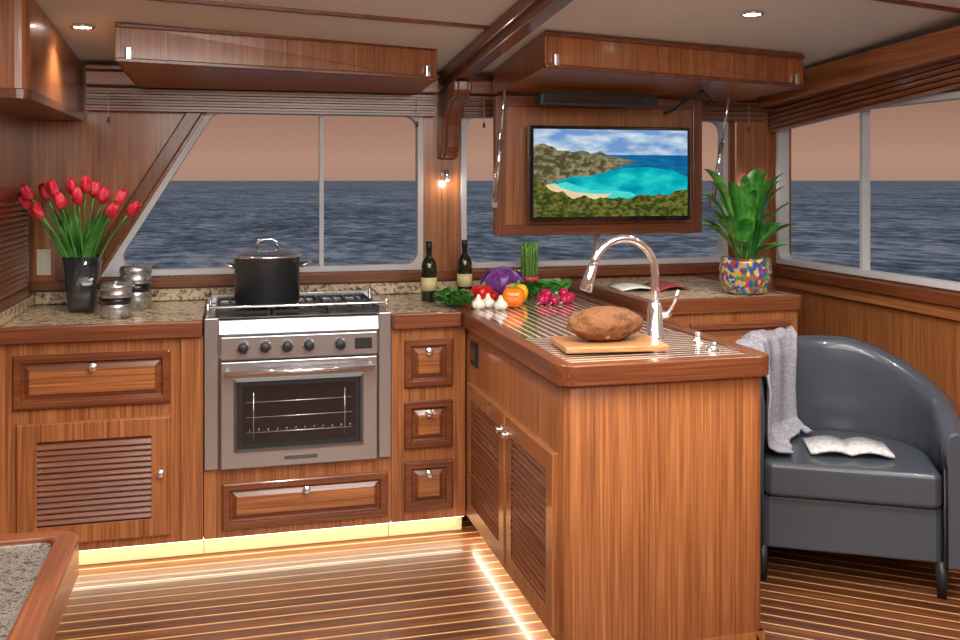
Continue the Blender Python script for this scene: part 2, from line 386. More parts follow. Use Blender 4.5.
# ------------------------------------------------------------------ galley base
YF=3.94; TOP=.945; YW=YB-.003
Pf=lambda a,b,h:(a,YF-h,b)
o=(0,-1,0)
knob=[(.016,0),(.016,.004),(.007,.006),(.007,.012),(.014,.016),(.012,.022),(0,.024)]
mb=MB()
mb.box(XL+e3,-.102,YF,YW,.08,.883,teak_z); mb.box(XL+e3,-.102,YF+.065,YW,0.001,.08,toe)
mb.box(-.185,-.11,YF-.012,YF,.085,.88,teak_z)
drawer(mb,Pf,-.79,-.225,.632,.838,mah_x,teak_x,o)
louver(mb,Pf,-.775,-.225,.118,.58,teak_z,mah_x)
mb.lathe(Pf(-.262,.36,.02),knob,chrome,axis=o,n=16)
mb.build('base_cabinet',bevel=.0015)
mb=MB(); mb.box(-.10,.645,YF,YW,.08,.353,teak_z); mb.box(-.10,.645,YF+.065,YW,0.001,.08,toe)
drawer(mb,Pf,-.03,.628,.115,.298,mah_x,teak_x,o)
mb.build('drawer_plinth',bevel=.0015)
mb=MB(); mb.box(.647,.962,YF,YW,.08,.883,teak_z); mb.box(.647,.962,YF+.065,YW,0.001,.08,toe)
for z0,z1 in ((.637,.838),(.383,.58),(.125,.329)): drawer(mb,Pf,.70,.905,z0,z1,mah_x,teak_x,o)
mb.build('drawer_cabinet',bevel=.0015)
for nm,x0,x1 in (('kitchen_countertop',XL+e3,-.105),('kitchen_countertop.001',.65,.9385)):
    mb=MB()
    mb.box(x0,x1,YF-.005,YW,.885,TOP-.002,granite)
    mb.box(x0,x1,YF-.035,YF-.004,.885,TOP+.004,mah_x)
    mb.build(nm,bevel=.006,seg=3)
mb=MB()
mb.box(XL+.022,1.63,YB-.02,YB-.003,TOP+.0005,TOP+.055,granite); mb.build('granite_backsplash',bevel=.003)
mb=MB(); mb.box(XL+e3,XL+.02,YF,YB-.003,TOP+.0005,TOP+.05,granite)
mb.build('granite_backsplash.001',bevel=.003)
# ------------------------------------------------------------------ peninsula
PX0,PX1,PY=.969,1.63,2.70
mb=MB()
cr=rrect(PX0,PX1,PY,YB-.025,.035)
mb.prism(cr,'xy',.08,.885,teak_z,True)
mb.box(PX0+.06,PX1-.03,PY+.05,YB-.03,0.001,.08,toe)
mb.box(PX0+.05,PX1,PY,PY+.06,0.001,.081,teak_z)
mb.box(PX1-.03,PX1,PY,YB-.03,0.001,.081,teak_z)
Pp=lambda a,b,h:(PX0-h,a,b)
for a0,a1 in ((3.31,3.86),(2.77,3.285)):
    louver(mb,Pp,a0,a1,.115,.665,teak_z,mah_y,.065)
for yy in (3.335,3.26):
    mb.lathe(Pp(yy,.60,.02),knob,chrome,axis=(-1,0,0),n=14)
mb.box(PX0-.008,PX0,3.75,3.85,.74,.84,black); mb.box(PX0-.011,PX0-.008,3.77,3.83,.765,.815,steel_d)
mb.build('peninsula_cabinet',bevel=.0015)
mb=MB()
outer=rrect(PX0-.028,PX1+.022,PY-.03,YB-.021,.06,8); inner=rrect(PX0+.02,PX1-.03,PY+.025,YB-.03,.02,8)
k=len(outer)
rim(mb,[(outer,.887),(outer,TOP+.006),(inner,TOP+.006),(inner,TOP-.0)])
mb.add([(x,y,.887) for x,y in outer],[tuple(range(k))],mah_y)
mb.box(PX0+.02,PX1-.03,PY+.025,3.22,.9,TOP,ctr_a)
mb.box(PX0+.02,PX1-.03,3.22,4.62,.9,TOP,ctr_b)
mb.build('peninsula_countertop',bevel=.008,seg=3)
# ------------------------------------------------------------------ raised side cabinet
CX0,CX1,CY,CZ=1.656,2.375,3.65,1.0
mb=MB()
mb.box(CX0,CX1,CY+.02,YB-.04,0.001,.94,teak_z)
drawer(mb,lambda a,b,h:(a,CY+.02-h,b),1.86,CX1-.04,.55,.90,mah_x,teak_x,(0,-1,0))
mb.build('side_cabinet',bevel=.003)
mb=MB()
o1=rrect(CX0-.001,CX1+.02,CY,YB-.037,.03,6)
i1=rrect(CX0+.045,CX1-.03,CY+.05,YB-.08,.01,6); k=len(o1)
rim(mb,[(o1,.942),(o1,CZ),(i1,CZ),(i1,CZ-.003)])
mb.add([(x,y,.942) for x,y in o1],[tuple(range(k))],mah_x)
mb.add([(x,y,CZ-.003) for x,y in i1],[tuple(range(k))],granite)
mb.build('side_countertop',bevel=.006)
mb=MB(); mb.box(-.84,.96,YF+.02,YF+.032,.072,.079,led); mb.build('led_strip_light')
mb=MB(); mb.box(PX0+.02,PX0+.032,PY+.06,YF-.01,.072,.079,led); mb.build('led_strip_light.001')
# ------------------------------------------------------------------ stove
st=empty('gas_range_stove')
mb=MB()
y=YF-.03
mb.box(-.098,-.045,y+.012,YF-.001,.358,.955,steel); mb.box(.592,.643,y+.012,YF-.001,.358,.955,steel)
mb.box(-.098,.643,YF-.001,4.49,.358,.80,steel_d)
mb.box(-.098,.643,YF,4.48,.80,.925,steel)
mb.box(-.098,.643,y+.02,4.495,.925,.945,steel)
mb.hexa([(-.045,y,.888),(.592,y,.888),(.592,YF+.03,.888),(-.045,YF+.03,.888),(-.045,y+.015,.945),(.592,y+.015,.945),(.592,YF+.03,.945),(-.045,YF+.03,.945)],steel)
mb.box(-.035,.582,y-.012,YF,.792,.882,steel)
mb.box(-.035,.582,y-.006,YF,.36,.782,steel)
mb.box(-.098,.643,4.47,4.495,.945,.985,steel)
mb.build('body',st,bevel=.004)
mb=MB()
nest(mb,lambda a,b,h:(a,y-.006-h,b),.015,.525,.425,.715,[(0,0,steel_d),(0,.006,steel_d),(.012,.008,black),(.016,.002,black),(.03,.002,blackg)],blackg)
for zz in (.50,.56,.62):
    mb.tube([(.06,y-.0095,zz),(.48,y-.0095,zz)],.0022,steel,6)
for i in range(12): mb.tube([(.075+i*.036,y-.0095,.50),(.075+i*.036,y-.0095,.515)],.0016,steel,6)
for xx in (.09,.45): mb.tube([(xx,y-.0095,.47),(xx,y-.0095,.66)],.0025,steel,6)
mb.tube([(-.02,y-.05,.745),(.567,y-.05,.745)],.011,chrome,14)
for xx in (-.012,.558): mb.tube([(xx,y-.05,.745),(xx,y-.004,.745)],.008,chrome,10)
mb.box(.21,.34,y-.008,y-.005,.385,.40,steel_d)
mb.build('oven_door_window',st)
mb=MB()
for xx in (.05,.135,.22,.305,.43):
    mb.lathe((xx,y-.012,.838),[(.027,0),(.027,.004),(.020,.007),(.020,.010)],chrome,axis=(0,-1,0),n=20)
    mb.lathe((xx,y-.020,.838),[(.021,0),(.019,.022),(.017,.024),(0,.025)],black,axis=(0,-1,0),n=20)
mb.box(.49,.56,y-.014,y-.011,.815,.86,black)
mb.build('control_knobs',st)
mb=MB()
mb.box(-.06,.61,YF+.03,4.46,.9455,.949,steel_d)
for i in range(3):
    x0=-.055+i*.222; x1=x0+.215
    zz=.972
    for yy in (3.985,4.225,4.45):
        mb.box(x0,x1,yy-.006,yy+.006,zz-.012,zz,black)
    for xx in (x0+.006,(x0+x1)/2,x1-.006):
        mb.box(xx-.006,xx+.006,3.98,4.455,zz-.012,zz,black)
    for dx in (.055,.16):
        mb.box(x0+dx-.004,x0+dx+.004,3.98,4.455,zz-.010,zz-.001,black)
    for xx in (x0+.008,x1-.008):
        for yy in (3.988,4.447): mb.box(xx-.006,xx+.006,yy-.006,yy+.006,.948,zz,black)
for bx in (.05,.49):
    for by in (4.1,4.33): mb.lathe((bx,by,.948),[(.05,0),(.05,.006),(.03,.008),(.03,.012),(0,.013)],black,n=24)
for xx in (-.085,.63): mb.tube([(xx,3.96,.945),(xx,3.96,1.0),(xx,4.46,1.0),(xx,4.46,.945)],.006,chrome,8)
mb.tube([(-.085,3.96,.992),(.63,3.96,.992)],.006,chrome,8)
mb.build('cooktop_grates',st,bevel=.002)
# stock pot
potm=plain('anodized_pot',(.075,.078,.085,1),.32,.7); glass_lid=plain('pot_lid',(.16,.17,.18,1),.12,.7,.5)
mb=MB(); pc=(.155,4.23,.9725)
mb.lathe(pc,[(.125,0),(.136,.008),(.137,.19),(.141,.195),(.141,.2),(.13,.2)],potm,n=48)
mb.lathe(pc,[(.143,.198),(.143,.206),(.125,.214),(.08,.228),(.02,.236),(0,.237)],glass_lid,n=48)
mb.lathe(pc,[(.144,.198),(.1445,.205),(.138,.209)],chrome,n=48)
mb.tube([(pc[0]-.045,pc[1],pc[2]+.232),(pc[0]-.04,pc[1],pc[2]+.262),(pc[0]-.02,pc[1],pc[2]+.272),(pc[0]+.02,pc[1],pc[2]+.272),(pc[0]+.04,pc[1],pc[2]+.262),(pc[0]+.045,pc[1],pc[2]+.232)],.0065,chrome,10)
for s in (-1,1):
    mb.tube([(pc[0]+s*.135,pc[1]-.05,1.13),(pc[0]+s*.165,pc[1]-.05,1.14),(pc[0]+s*.182,pc[1]-.025,1.145),(pc[0]+s*.182,pc[1]+.025,1.145),(pc[0]+s*.165,pc[1]+.05,1.14),(pc[0]+s*.135,pc[1]+.05,1.13)],.007,chrome,10)
mb.build('stock_pot')
# canisters
for nm,cx,cy,r,h in (('kitchen_canister',-.445,4.13,.060,.14),('kitchen_canister.001',-.395,4.40,.064,.185)):
    mb=MB(); c=(cx,cy,TOP-.0015)
    mb.lathe(c,[(r,0),(r,h*.40),(r*.985,h*.41)],steel,n=36)
    mb.lathe(c,[(r*.98,h*.41),(r*.98,h*.60)],blackg,n=36)
    mb.lathe(c,[(r*.985,h*.60),(r,h*.61),(r,h*.80),(r*.96,h*.81),(r*1.04,h*.83),(r*1.04,h*.96),(r*.9,h),(.012,h),(.012,h+.008),(0,h+.01)],steel,n=36)
    mb.build(nm)
# ------------------------------------------------------------------ tulips
ve=empty('tulip_vase')
vx,vy=-.605,4.36
mb=MB()
def sq(t,h): 
    c=max(abs(math.cos(t)),abs(math.sin(t))); return .5+.5/c
mb.lathe((vx,vy,TOP-.001),[(.052,0),(.056,.004),(.078,.235),(.075,.235),(.052,.02),(0,.02)],vase_m,n=40,lobes=sq)
mb.build('vase',ve)
mb=MB()
heads=[(-.785,4.26,1.425),(-.77,4.32,1.37),(-.70,4.28,1.435),(-.74,4.36,1.42),(-.64,4.34,1.44),(-.605,4.26,1.40),(-.525,4.32,1.405),(-.465,4.36,1.40),(-.415,4.30,1.355),(-.67,4.26,1.385),(-.485,4.26,1.35),(-.565,4.40,1.43),(-.745,4.25,1.345),(-.585,4.30,1.45),(-.795,4.30,1.39)]
mt=MB()
for i,hd in enumerate(heads):
    hd=Vector(hd); b0=Vector((vx+random.uniform(-.03,.03),vy+random.uniform(-.03,.03),TOP+.03))
    mid=Vector((vx+(hd.x-vx)*.35,vy+(hd.y-vy)*.3,1.22))
    pts=[b0*(1-t)**2+mid*2*t*(1-t)+hd*t*t for t in [k/7 for k in range(8)]]
    mb.tube(pts,.0045,leaf,6)
    ax=(hd-mid).normalized()
    ph=random.random()*6; q=random.uniform(.82,1.0)
    mt.lathe(hd-ax*.005,[(.006*q,0),(.020*q,.010),(.026*q,.026),(.025*q,.042),(.018*q,.060),(.008,.074),(.010,.055),(.0,.04)],tulip_m,axis=ax,n=24,lobes=lambda t,h,ph=ph:1+(.12+.3*max(0,h-.04)/.03)*math.cos(3*t+ph))
for i in range(36):
    a=random.uniform(0,6.28); r=random.uniform(.07,.2)
    tip=Vector((max(-.79,vx+r*math.cos(a)),min(4.56,vy+r*.7*math.sin(a)),random.uniform(1.24,1.42)))
    md=Vector((vx+(tip.x-vx)*.45,vy+(tip.y-vy)*.45,1.26))
    mb.blade((vx+.02*math.cos(a),vy+.02*math.sin(a),TOP+.12),md,tip,random.uniform(.016,.028),(-math.sin(a),math.cos(a),.2),leaf)
mb.build('stems_and_leaves',ve,recalc=False); mt.build('tulip_heads',ve)
# bottles
for nm,cx,cy,h in (('olive_oil_bottle',.885,4.33,.275),('olive_oil_bottle.001',1.085,4.46,.27)):
    mb=MB(); z0=TOP-.0015
    mb.lathe((cx,cy,z0),[(.033,0),(.036,.004),(.036,.16),(.030,.185),(.014,.205),(.012,.25)],oil_g,n=26)
    mb.lathe((cx,cy,z0),[(.0365,.05),(.0365,.11)],label,n=26)
    mb.lathe((cx,cy,z0),[(.0145,.235),(.0145,h),(0,h)],black,n=16)
    mb.build(nm)
# ------------------------------------------------------------------ vegetables
def pepper(nm,x,y,r,c):
    m=plain(nm+'_skin',c,.2,0,.5); mb=MB(); ph=random.random()*6
    prof=[(0,.012),(.45*r,0),(.8*r,.15*r),(1.0*r,.7*r),(1.05*r,1.15*r),(.85*r,1.6*r),(.5*r,1.75*r),(.15*r,1.6*r),(0,1.55*r)]
    mb.lathe((x,y,TOP),prof,m,n=32,lobes=lambda t,h:1+.09*math.cos(4*t+ph))
    mb.tube([(x,y,TOP+1.5*r),(x+.004,y,TOP+1.75*r),(x+.012,y-.006,TOP+2.05*r)],[.01,.007,.008],leaf,8)
    mb.build(nm)
pepper('orange_bell_pepper',1.195,4.01,.050,srgb(244,128,24)); pepper('yellow_bell_pepper',1.25,4.15,.050,srgb(248,190,30)); pepper('red_bell_pepper',1.10,4.19,.046,srgb(205,26,20))
mb=MB(); gm=speck('garlic_skin',[srgb(205,190,180),srgb(235,228,215),srgb(220,195,190)],30,.5,0)
for gx,gy in ((1.085,4.03),(1.12,3.95),(1.035,4.0)):
    mb.lathe((gx,gy,TOP),[(0,.003),(.022,0),(.031,.014),(.029,.030),(.013,.042),(.005,.062),(0,.063)],gm,n=24,lobes=lambda t,h:1+.07*math.cos(7*t))
mb.build('garlic_bulbs')
mb=MB(); tm=plain('tomato_skin',srgb(205,28,20),.2,0,.5)
for gx,gy,r in ((1.13,4.30,.032),(1.165,4.24,.028),(1.06,4.27,.032)):
    mb.ball((gx,gy,TOP+r*.85),(r,r,r*.85),tm)
mb.build('tomatoes')
mb=MB(); cm_=speck('red_cabbage_skin',[srgb(70,24,84),srgb(124,60,150),srgb(186,136,210)],18,.35,.2)
mb.ball((1.265,4.43,TOP+.07),(.078,.078,.07),cm_,28,disp=lambda d:1+.05*noise.noise(d*3)+.02*abs(math.sin(d.x*9+d.z*5)))
for i in range(5):
    a=i*1.3; mb.blade((1.265+.05*math.cos(a),4.43+.05*math.sin(a),TOP+.01),(1.265+.11*math.cos(a),4.43+.11*math.sin(a),TOP+.06),(1.265+.06*math.cos(a),4.43+.06*math.sin(a),TOP+.13),.05,(-math.sin(a),math.cos(a),0),cm_,fold=-.3)
mb.build('red_cabbage',recalc=False)
mb=MB(); am=speck('asparagus_skin',[srgb(60,104,44),srgb(104,156,72),srgb(140,170,96)],30,.45,0)
for i in range(23):
    a=i*2.4; r=.0065*math.sqrt(i)*1.3; x=1.405+r*math.cos(a);yy=4.44+r*math.sin(a);h=.235+random.uniform(0,.03)
    mb.lathe((x,yy,TOP),[(.0055,0),(.0055,h-.04),(.008,h-.03),(.0065,h-.012),(0,h)],am,n=8)
mb.lathe((1.405,4.44,TOP),[(.045,.07),(.046,.072),(.046,.085),(.045,.087)],tulip_m,n=20)
mb.build('asparagus_bundle')
def clump(nm,cx,cy,rx,ry,h,cnt,w,mat,zb=TOP):
    mb=MB()
    for i in range(cnt):
        a=random.uniform(0,6.28);q=math.sqrt(random.random())
        x=cx+rx*q*math.cos(a);yy=cy+ry*q*math.sin(a);hh=h*(1-.4*q)*random.uniform(.35,1)
        b=Vector((x,yy,zb+hh*.45+.003)); d=Vector((math.cos(a),math.sin(a),0))
        mb.blade(b,b+Vector((0,0,hh*.4))+d*w*.5,b+d*w*2+Vector((0,0,hh*.3)),w,(-math.sin(a)+random.uniform(-.5,.5),math.cos(a),random.uniform(-.6,.6)),mat,n=4,fold=random.uniform(-.3,.5))
        if i%3==0: mb.tube([(cx+rx*.3*math.cos(a),cy+ry*.3*math.sin(a),zb+.003),tuple(b)],.0016,mat,5)
    mb.build(nm,recalc=False)
clump('parsley_bunch',.955,4.12,.07,.13,.10,300,.014,leaf,TOP+.007)
mb=MB(); rm=plain('radish_skin',srgb(190,26,80),.25,0,.4)
for i in range(13):
    x=1.40+random.uniform(-.08,.09);yy=4.12+random.uniform(-.08,.05);r=random.uniform(.018,.025)
    mb.ball((x,yy,TOP+r+random.choice((0,0,.02))),r,rm,14)
    mb.tube([(x,yy,TOP+r),(x-.03,yy-.02,TOP+.004)],[.003,.0008],gm,5)
for i in range(40):
    a=random.uniform(0,3.14); b=Vector((1.43+random.uniform(-.08,.08),4.22,TOP+.03)); d=Vector((math.cos(a)*.9,math.sin(a)*.5,0))
    mb.blade(b,b+d*.06+Vector((0,0,.06)),b+d*random.uniform(.1,.14)+Vector((0,0,random.uniform(0,.06))),.022,(-d.y,d.x,.3),leaf)
mb.build('radish_bunch',recalc=False)
# ------------------------------------------------------------------ bread + board
mb=MB(); bm_=wood('maple_board',srgb(208,154,102),srgb(182,124,76),srgb(150,96,56),'x')
mb.rbox((1.205,2.955,TOP+.0165),(.34,.23,.02),math.radians(-6),bm_); mb.build('cutting_board',bevel=.005,seg=3)
crust=speck('bread_crust',[srgb(58,30,14),srgb(98,56,28),srgb(132,84,46),srgb(112,66,34),srgb(206,180,148)],16,.8,0,.010)
mb=MB(); R=Matrix.Rotation(math.radians(8),3,'Z')
def bd(d):
    k=1+.08*noise.noise(d*2.6)+.05*noise.noise(d*7)+.03*noise.noise(d*17)
    if d.z>0:
        for c0 in (-.5,-.05,.4): k-= .09*math.exp(-((d.x-c0+.5*d.y)**2)/.0035)*d.z
    return k
mb.ball((1.20,2.965,TOP+.0265+.054),(.132,.084,.056),crust,72,disp=bd,rot=R)
mb.build('bread_loaf')
# ------------------------------------------------------------------ faucet
mb=MB(); fx,fy=1.45,3.12
mb.lathe((fx,fy,TOP),[(.036,0),(.036,.006),(.029,.012),(.027,.10),(.021,.12),(.016,.13)],chrome,n=28)
pts=[(fx,fy,1.06),(fx,fy,1.12),(fx,fy,1.17)]
for i in range(1,15):
    a=math.radians(180*i/14*.93); pts.append((fx-.118+.118*math.cos(a),fy,1.175+.12*math.sin(a)))
mb.tube(pts,.0145,chrome,16)
e=Vector(pts[-1]); dd=(e-Vector(pts[-2])).normalized()
mb.tube([e-dd*.01,e+dd*.01,e+dd*.04,e+dd*.085,e+dd*.09],[.0155,.018,.020,.023,.018],chrome,18)
mb.tube([(fx+.02,fy,1.02),(fx+.045,fy,1.025),(fx+.055,fy-.01,1.03)],[.014,.014,.010],chrome,14)
mb.tube([(fx+.05,fy-.005,1.03),(fx+.065,fy-.03,1.08),(fx+.07,fy-.04,1.115)],[.008,.006,.007],chrome,10)
mb.build('kitchen_faucet')
mb=MB(); mb.lathe((1.525,2.84,TOP),[(.024,0),(.024,.012),(.021,.016),(.012,.017),(.012,.026),(0,.028)],chrome,n=24)
mb.lathe((1.545,2.98,TOP),[(.018,0),(.018,.01),(.010,.014),(.010,.03),(.013,.035),(0,.04)],chrome,n=20)
mb.build('soap_dispenser')
# ------------------------------------------------------------------ TV + panel
mb=MB()
mb.box(1.218,2.298,4.401,4.43,1.236,1.90,teak_z)
for (a0,a1,b0,b1) in ((1.218,1.268,1.236,1.90),(2.248,2.298,1.236,1.90),(1.268,2.248,1.236,1.286),(1.268,2.248,1.85,1.90)):
    mb.box(a0,a1,4.390,4.401,b0,b1,mah_z if a1-a0<.1 else mah_x)
mb.build('fold_down_lid',bevel=.003)
tv=empty('television')
mb=MB(); tx0,tx1,tz0,tz1=1.367,2.196,1.303,1.758
mb.box(tx0,tx1,4.315,4.36,tz0,tz1,blackg); mb.box(1.6,1.95,4.36,4.389,1.42,1.66,black); mb.build('housing',tv,bevel=.004)
def emis(n,stops,scale,st=1.0,sc=(1,1,1),det=5):
    m=D.materials.new(n); m.use_nodes=True; nt=m.node_tree; nt.nodes.clear()
    mp=coords(nt,sc); no=N(nt,'ShaderNodeTexNoise'); no.inputs['Scale'].default_value=scale; no.inputs['Detail'].default_value=det
    r=ramp(nt,stops); e=N(nt,'ShaderNodeEmission'); e.inputs[1].default_value=st; o=N(nt,'ShaderNodeOutputMaterial')
    L=nt.links; L.new(mp.outputs[0],no.inputs['Vector']); L.new(no.outputs[0],r.inputs[0]); L.new(r.outputs[0],e.inputs[0]); L.new(e.outputs[0],o.inputs[0]); return m
sky=emis('tv_sky',[(.40,srgb(112,152,204)),(.55,srgb(176,198,222)),(.70,srgb(226,232,240))],7,1,(1,1,3.2),8)
deep=emis('tv_deep_sea',[(.3,srgb(12,84,140)),(.7,srgb(24,120,165))],12,1,(1,1,6))
turq=emis('tv_lagoon',[(.3,srgb(0,140,160)),(.5,srgb(10,175,185)),(.7,srgb(50,215,208))],8,1,(1,1,2))
shal=emis('tv_shallow',[(.3,srgb(40,205,200)),(.7,srgb(90,222,208))],10,1)
hill=emis('tv_hill',[(.42,srgb(78,76,50)),(.5,srgb(106,98,68)),(.62,srgb(150,136,106))],34,1,(1,1,1.5),9)
hill2=emis('tv_hill_far',[(.42,srgb(88,92,68)),(.5,srgb(110,108,84)),(.62,srgb(142,132,110))],40,1,(1,1,2),9)
sand=emis('tv_sand',[(.3,srgb(225,196,148)),(.7,srgb(240,220,180))],20,1)
veg=emis('tv_scrub',[(.40,srgb(52,62,24)),(.5,srgb(80,88,34)),(.62,srgb(120,112,54))],46,1,(1,1,1.5),9)
mb=MB(); sx0,sx1,sz0,sz1=tx0+.018,tx1-.018,tz0+.022,tz1-.016
def rough(poly,amp,seed,keep):
    out=[]
    for i,(u,v) in enumerate(poly):
        u2,v2=poly[(i+1)%len(poly)]; m=max(1,int(math.hypot(u2-u,v2-v)/.015))
        for k in range(m):
            t=k/m; a=u+(u2-u)*t; b=v+(v2-v)*t
            if keep(a,b): out.append((a,b))
            else: out.append((a,b+amp*(noise.noise(Vector((a*14,b*9,seed)))+.5*noise.noise(Vector((a*40,b*30,seed))))))
    return out
def scr(poly,m,k): mb.add([(sx0+(sx1-sx0)*u,4.3145-k*.0004,sz0+(sz1-sz0)*v) for u,v in poly],[tuple(range(len(poly)))],m)
edge=lambda a,b:a<.005 or b<.005 or a>.995
scr([(0,0),(1,0),(1,1),(0,1)],sky,0)
scr([(0,0),(1,0),(1,.71),(0,.71)],deep,1)
scr([(0,0),(1,0),(1,.46),(.9,.53),(.75,.57),(.6,.56),(.5,.54),(.3,.5),(0,.5)],turq,2)
scr([(.1,.35),(.2,.40),(.28,.35),(.36,.31),(.5,.30),(.62,.28),(.66,.24),(.5,.15),(.2,.2)],shal,2.5)
scr(rough([(.2,.60),(.45,.60),(.62,.60),(.66,.63),(.58,.67),(.48,.70),(.42,.745),(.36,.735),(.3,.76),(.2,.74)],.02,9,lambda a,b:b<.61),hill2,3)
scr(rough([(0,.30),(.12,.40),(.2,.44),(.3,.46),(.42,.5),(.52,.545),(.57,.58),(.55,.61),(.46,.66),(.36,.66),(.30,.72),(.22,.735),(.15,.76),(.07,.83),(0,.80)],.035,3,edge),hill,3.5)
scr([(.06,.36),(.13,.38),(.17,.33),(.26,.28),(.38,.26),(.50,.262),(.4,.17),(.2,.18),(.08,.28)],sand,4)
scr(rough([(0,0),(1,0),(1,.31),(.92,.30),(.84,.24),(.74,.26),(.64,.22),(.5,.21),(.36,.21),(.24,.23),(.14,.29),(.08,.36),(0,.44)],.04,5,edge),veg,5)
mb.build('screen',tv)
mb=MB(); mb.box(1.36,1.94,4.14,4.22,1.845,1.898,black); mb.box(1.37,1.93,4.137,4.14,1.852,1.89,blackg); mb.build('soundbar',bevel=.004)
for i,xx in enumerate((1.20,2.325)):
    mb=MB(); mb.tube([(xx,4.33,1.40),(xx,4.24,1.68)],.011,chrome,12); mb.tube([(xx,4.24,1.68),(xx,4.17,1.905)],.006,chrome,10)
    mb.rbox((xx,4.34,1.39),(.022,.03,.04),0,steel); mb.build('gas_strut' if i==0 else 'gas_strut.001')
mb=MB(); mb.tube([(2.12,4.05,1.915),(2.06,4.10,1.87),(2.06,4.2,1.84),(2.08,4.36,1.83)],.008,black,8); mb.tube([(2.12,4.05,1.915),(2.2,4.1,1.86),(2.23,4.2,1.87)],.008,black,8); mb.build('tv_cable')
# ------------------------------------------------------------------ sconces + downlights
def sconce(nm,x,y,z):
    mb=MB(); mb.lathe((x,y,z),[(.022,0),(.022,.01),(.008,.014),(.008,.03)],chrome,axis=(0,-1,0),n=20)
    mb.lathe((x,y-.045,z+.02),[(.016,0),(.018,-.055),(.014,-.055)],chrome,n=20); mb.lathe((x,y-.045,z-.034),[(.0145,0),(0,-.001)],ledc,n=16)
    mb.build(nm)
    l=D.lights.new(nm+'_lamp','POINT'); l.energy=.6; l.color=(1,.92,.8); l.shadow_soft_size=.015
    o=D.objects.new(nm+'_lamp',l); o.location=(x,y-.06,z-.05); S.collection.objects.link(o)
sconce('sconce_light',1.03,4.649,1.53); sconce('sconce_light.001',2.70,4.599,1.53)
def dl(nm,x,y,e=8,vis=True):
    z=zc(y)
    mb=MB(); mb.lathe((x,y,z),[(.046,-.001),(.046,-.006),(.036,-.009),(.034,-.004)],chrome,n=28); mb.lathe((x,y,z-.0055),[(.034,0),(0,-.0005)],ledc,n=24); mb.build(nm)
    l=D.lights.new(nm+'_lamp','SPOT'); l.energy=e; l.color=(1,.94,.84); l.spot_size=math.radians(130); l.spot_blend=.8; l.shadow_soft_size=.04
    o=D.objects.new(nm+'_lamp',l); o.location=(x,y,z-.03); S.collection.objects.link(o)
dl('recessed_downlight',-.54,3.89,15); dl('recessed_downlight.001',1.92,3.27,36); dl('recessed_downlight.002',.3,3.0,42); dl('recessed_downlight.003',-.3,2.6,32); dl('recessed_downlight.004',1.3,2.2,30); dl('recessed_downlight.005',2.4,2.4,34)
def area(nm,loc,sx,sy,e,col=(1,.96,.90),rot=(0,0,0)):
    l=D.lights.new(nm,'AREA'); l.shape='RECTANGLE'; l.size=sx; l.size_y=sy; l.energy=e; l.color=col
    o=D.objects.new(nm,l); o.location=loc; o.rotation_euler=rot; S.collection.objects.link(o)
area('saloon_fill_light',(.6,.4,2.15),2.6,1.8,118,rot=(math.radians(30),0,0))  # added broad fill lamp above the view, not a cabin fixture
area('saloon_fill_light.001',(1.0,1.9,2.19),1.6,.8,42)  # second added fill, out of frame over the saloon
area('ledlamp_galley',(.06,YF+.022,.070),1.78,.012,3.2,(1,.84,.62))
area('ledlamp_peninsula',(PX0+.022,3.32,.070),.012,1.2,1.8,(1,.84,.62))
area('ceiling_fill_uplight',(.5,1.5,1.75),2.8,1.6,92,(.96,.98,1.0),rot=(math.radians(200),0,0))  # added unseen uplight, floats in the room to brighten the ceiling
# ------------------------------------------------------------------ plant
pe=empty('potted_plant'); px,py=2.215,3.83
m,nt,b=newmat('mosaic_glass'); mp=coords(nt,(1,1,1)); v=N(nt,'ShaderNodeTexVoronoi'); v.inputs['Scale'].default_value=62
nt.links.new(mp.outputs[0],v.inputs['Vector']); hs=N(nt,'ShaderNodeSeparateColor'); nt.links.new(v.outputs['Color'],hs.inputs[0])
r=ramp(nt,[(0,srgb(40,80,150)),(.2,srgb(170,70,50)),(.4,srgb(200,170,70)),(.55,srgb(70,140,90)),(.7,srgb(90,70,130)),(.85,srgb(180,170,150)),(1,srgb(190,110,60))]); r.color_ramp.interpolation='CONSTANT'
nt.links.new(hs.outputs[0],r.inputs[0]); nt.links.new(r.outputs[0],b.inputs['Base Color']); b.inputs['Roughness'].default_value=.12; b.inputs['Coat Weight'].default_value=.8
mosaic=m
mb=MB(); mb.lathe((px,py,CZ-.002),[(.075,0),(.095,.01),(.114,.06),(.116,.10),(.108,.14),(.11,.158),(.102,.158),(.10,.13),(0,.13)],mosaic,n=40); mb.build('pot',pe)
mb=MB()
random.seed(21)
for i in range(36):
    a=i*2.4+random.uniform(-.3,.3); r=random.uniform(.05,.20); hh=random.uniform(.2,.44) if i<22 else random.uniform(.10,.24)
    if i>=22: r=random.uniform(.15,.21)
    d=Vector((math.cos(a),math.sin(a),0)); b0=Vector((px,py,CZ+.12))+d*.03; tip=b0+d*r+Vector((0,0,hh)); md=b0+d*r*.3+Vector((0,0,hh*.9))
    mb.blade(b0,md,tip,random.uniform(.022,.038),(-d.y,d.x,random.uniform(-.3,.3)),leaf_d,n=12,fold=.35,pw=2.0)
mb.build('leaves',pe,recalc=False)
# magazine
mb=MB()
mb.grid(lambda u,v:(1.70+.17*u+.02*v,4.0+.24*v-.03*u,CZ+.004+.022*math.sin(math.pi*u)*.6),8,3,paper)
mb.grid(lambda u,v:(1.87+.17*u+.02*v,3.97+.24*v+.03*u,CZ+.004+.03*math.sin(math.pi*u)*.5),8,3,paper2)
mb.build('magazine',solid=.003)
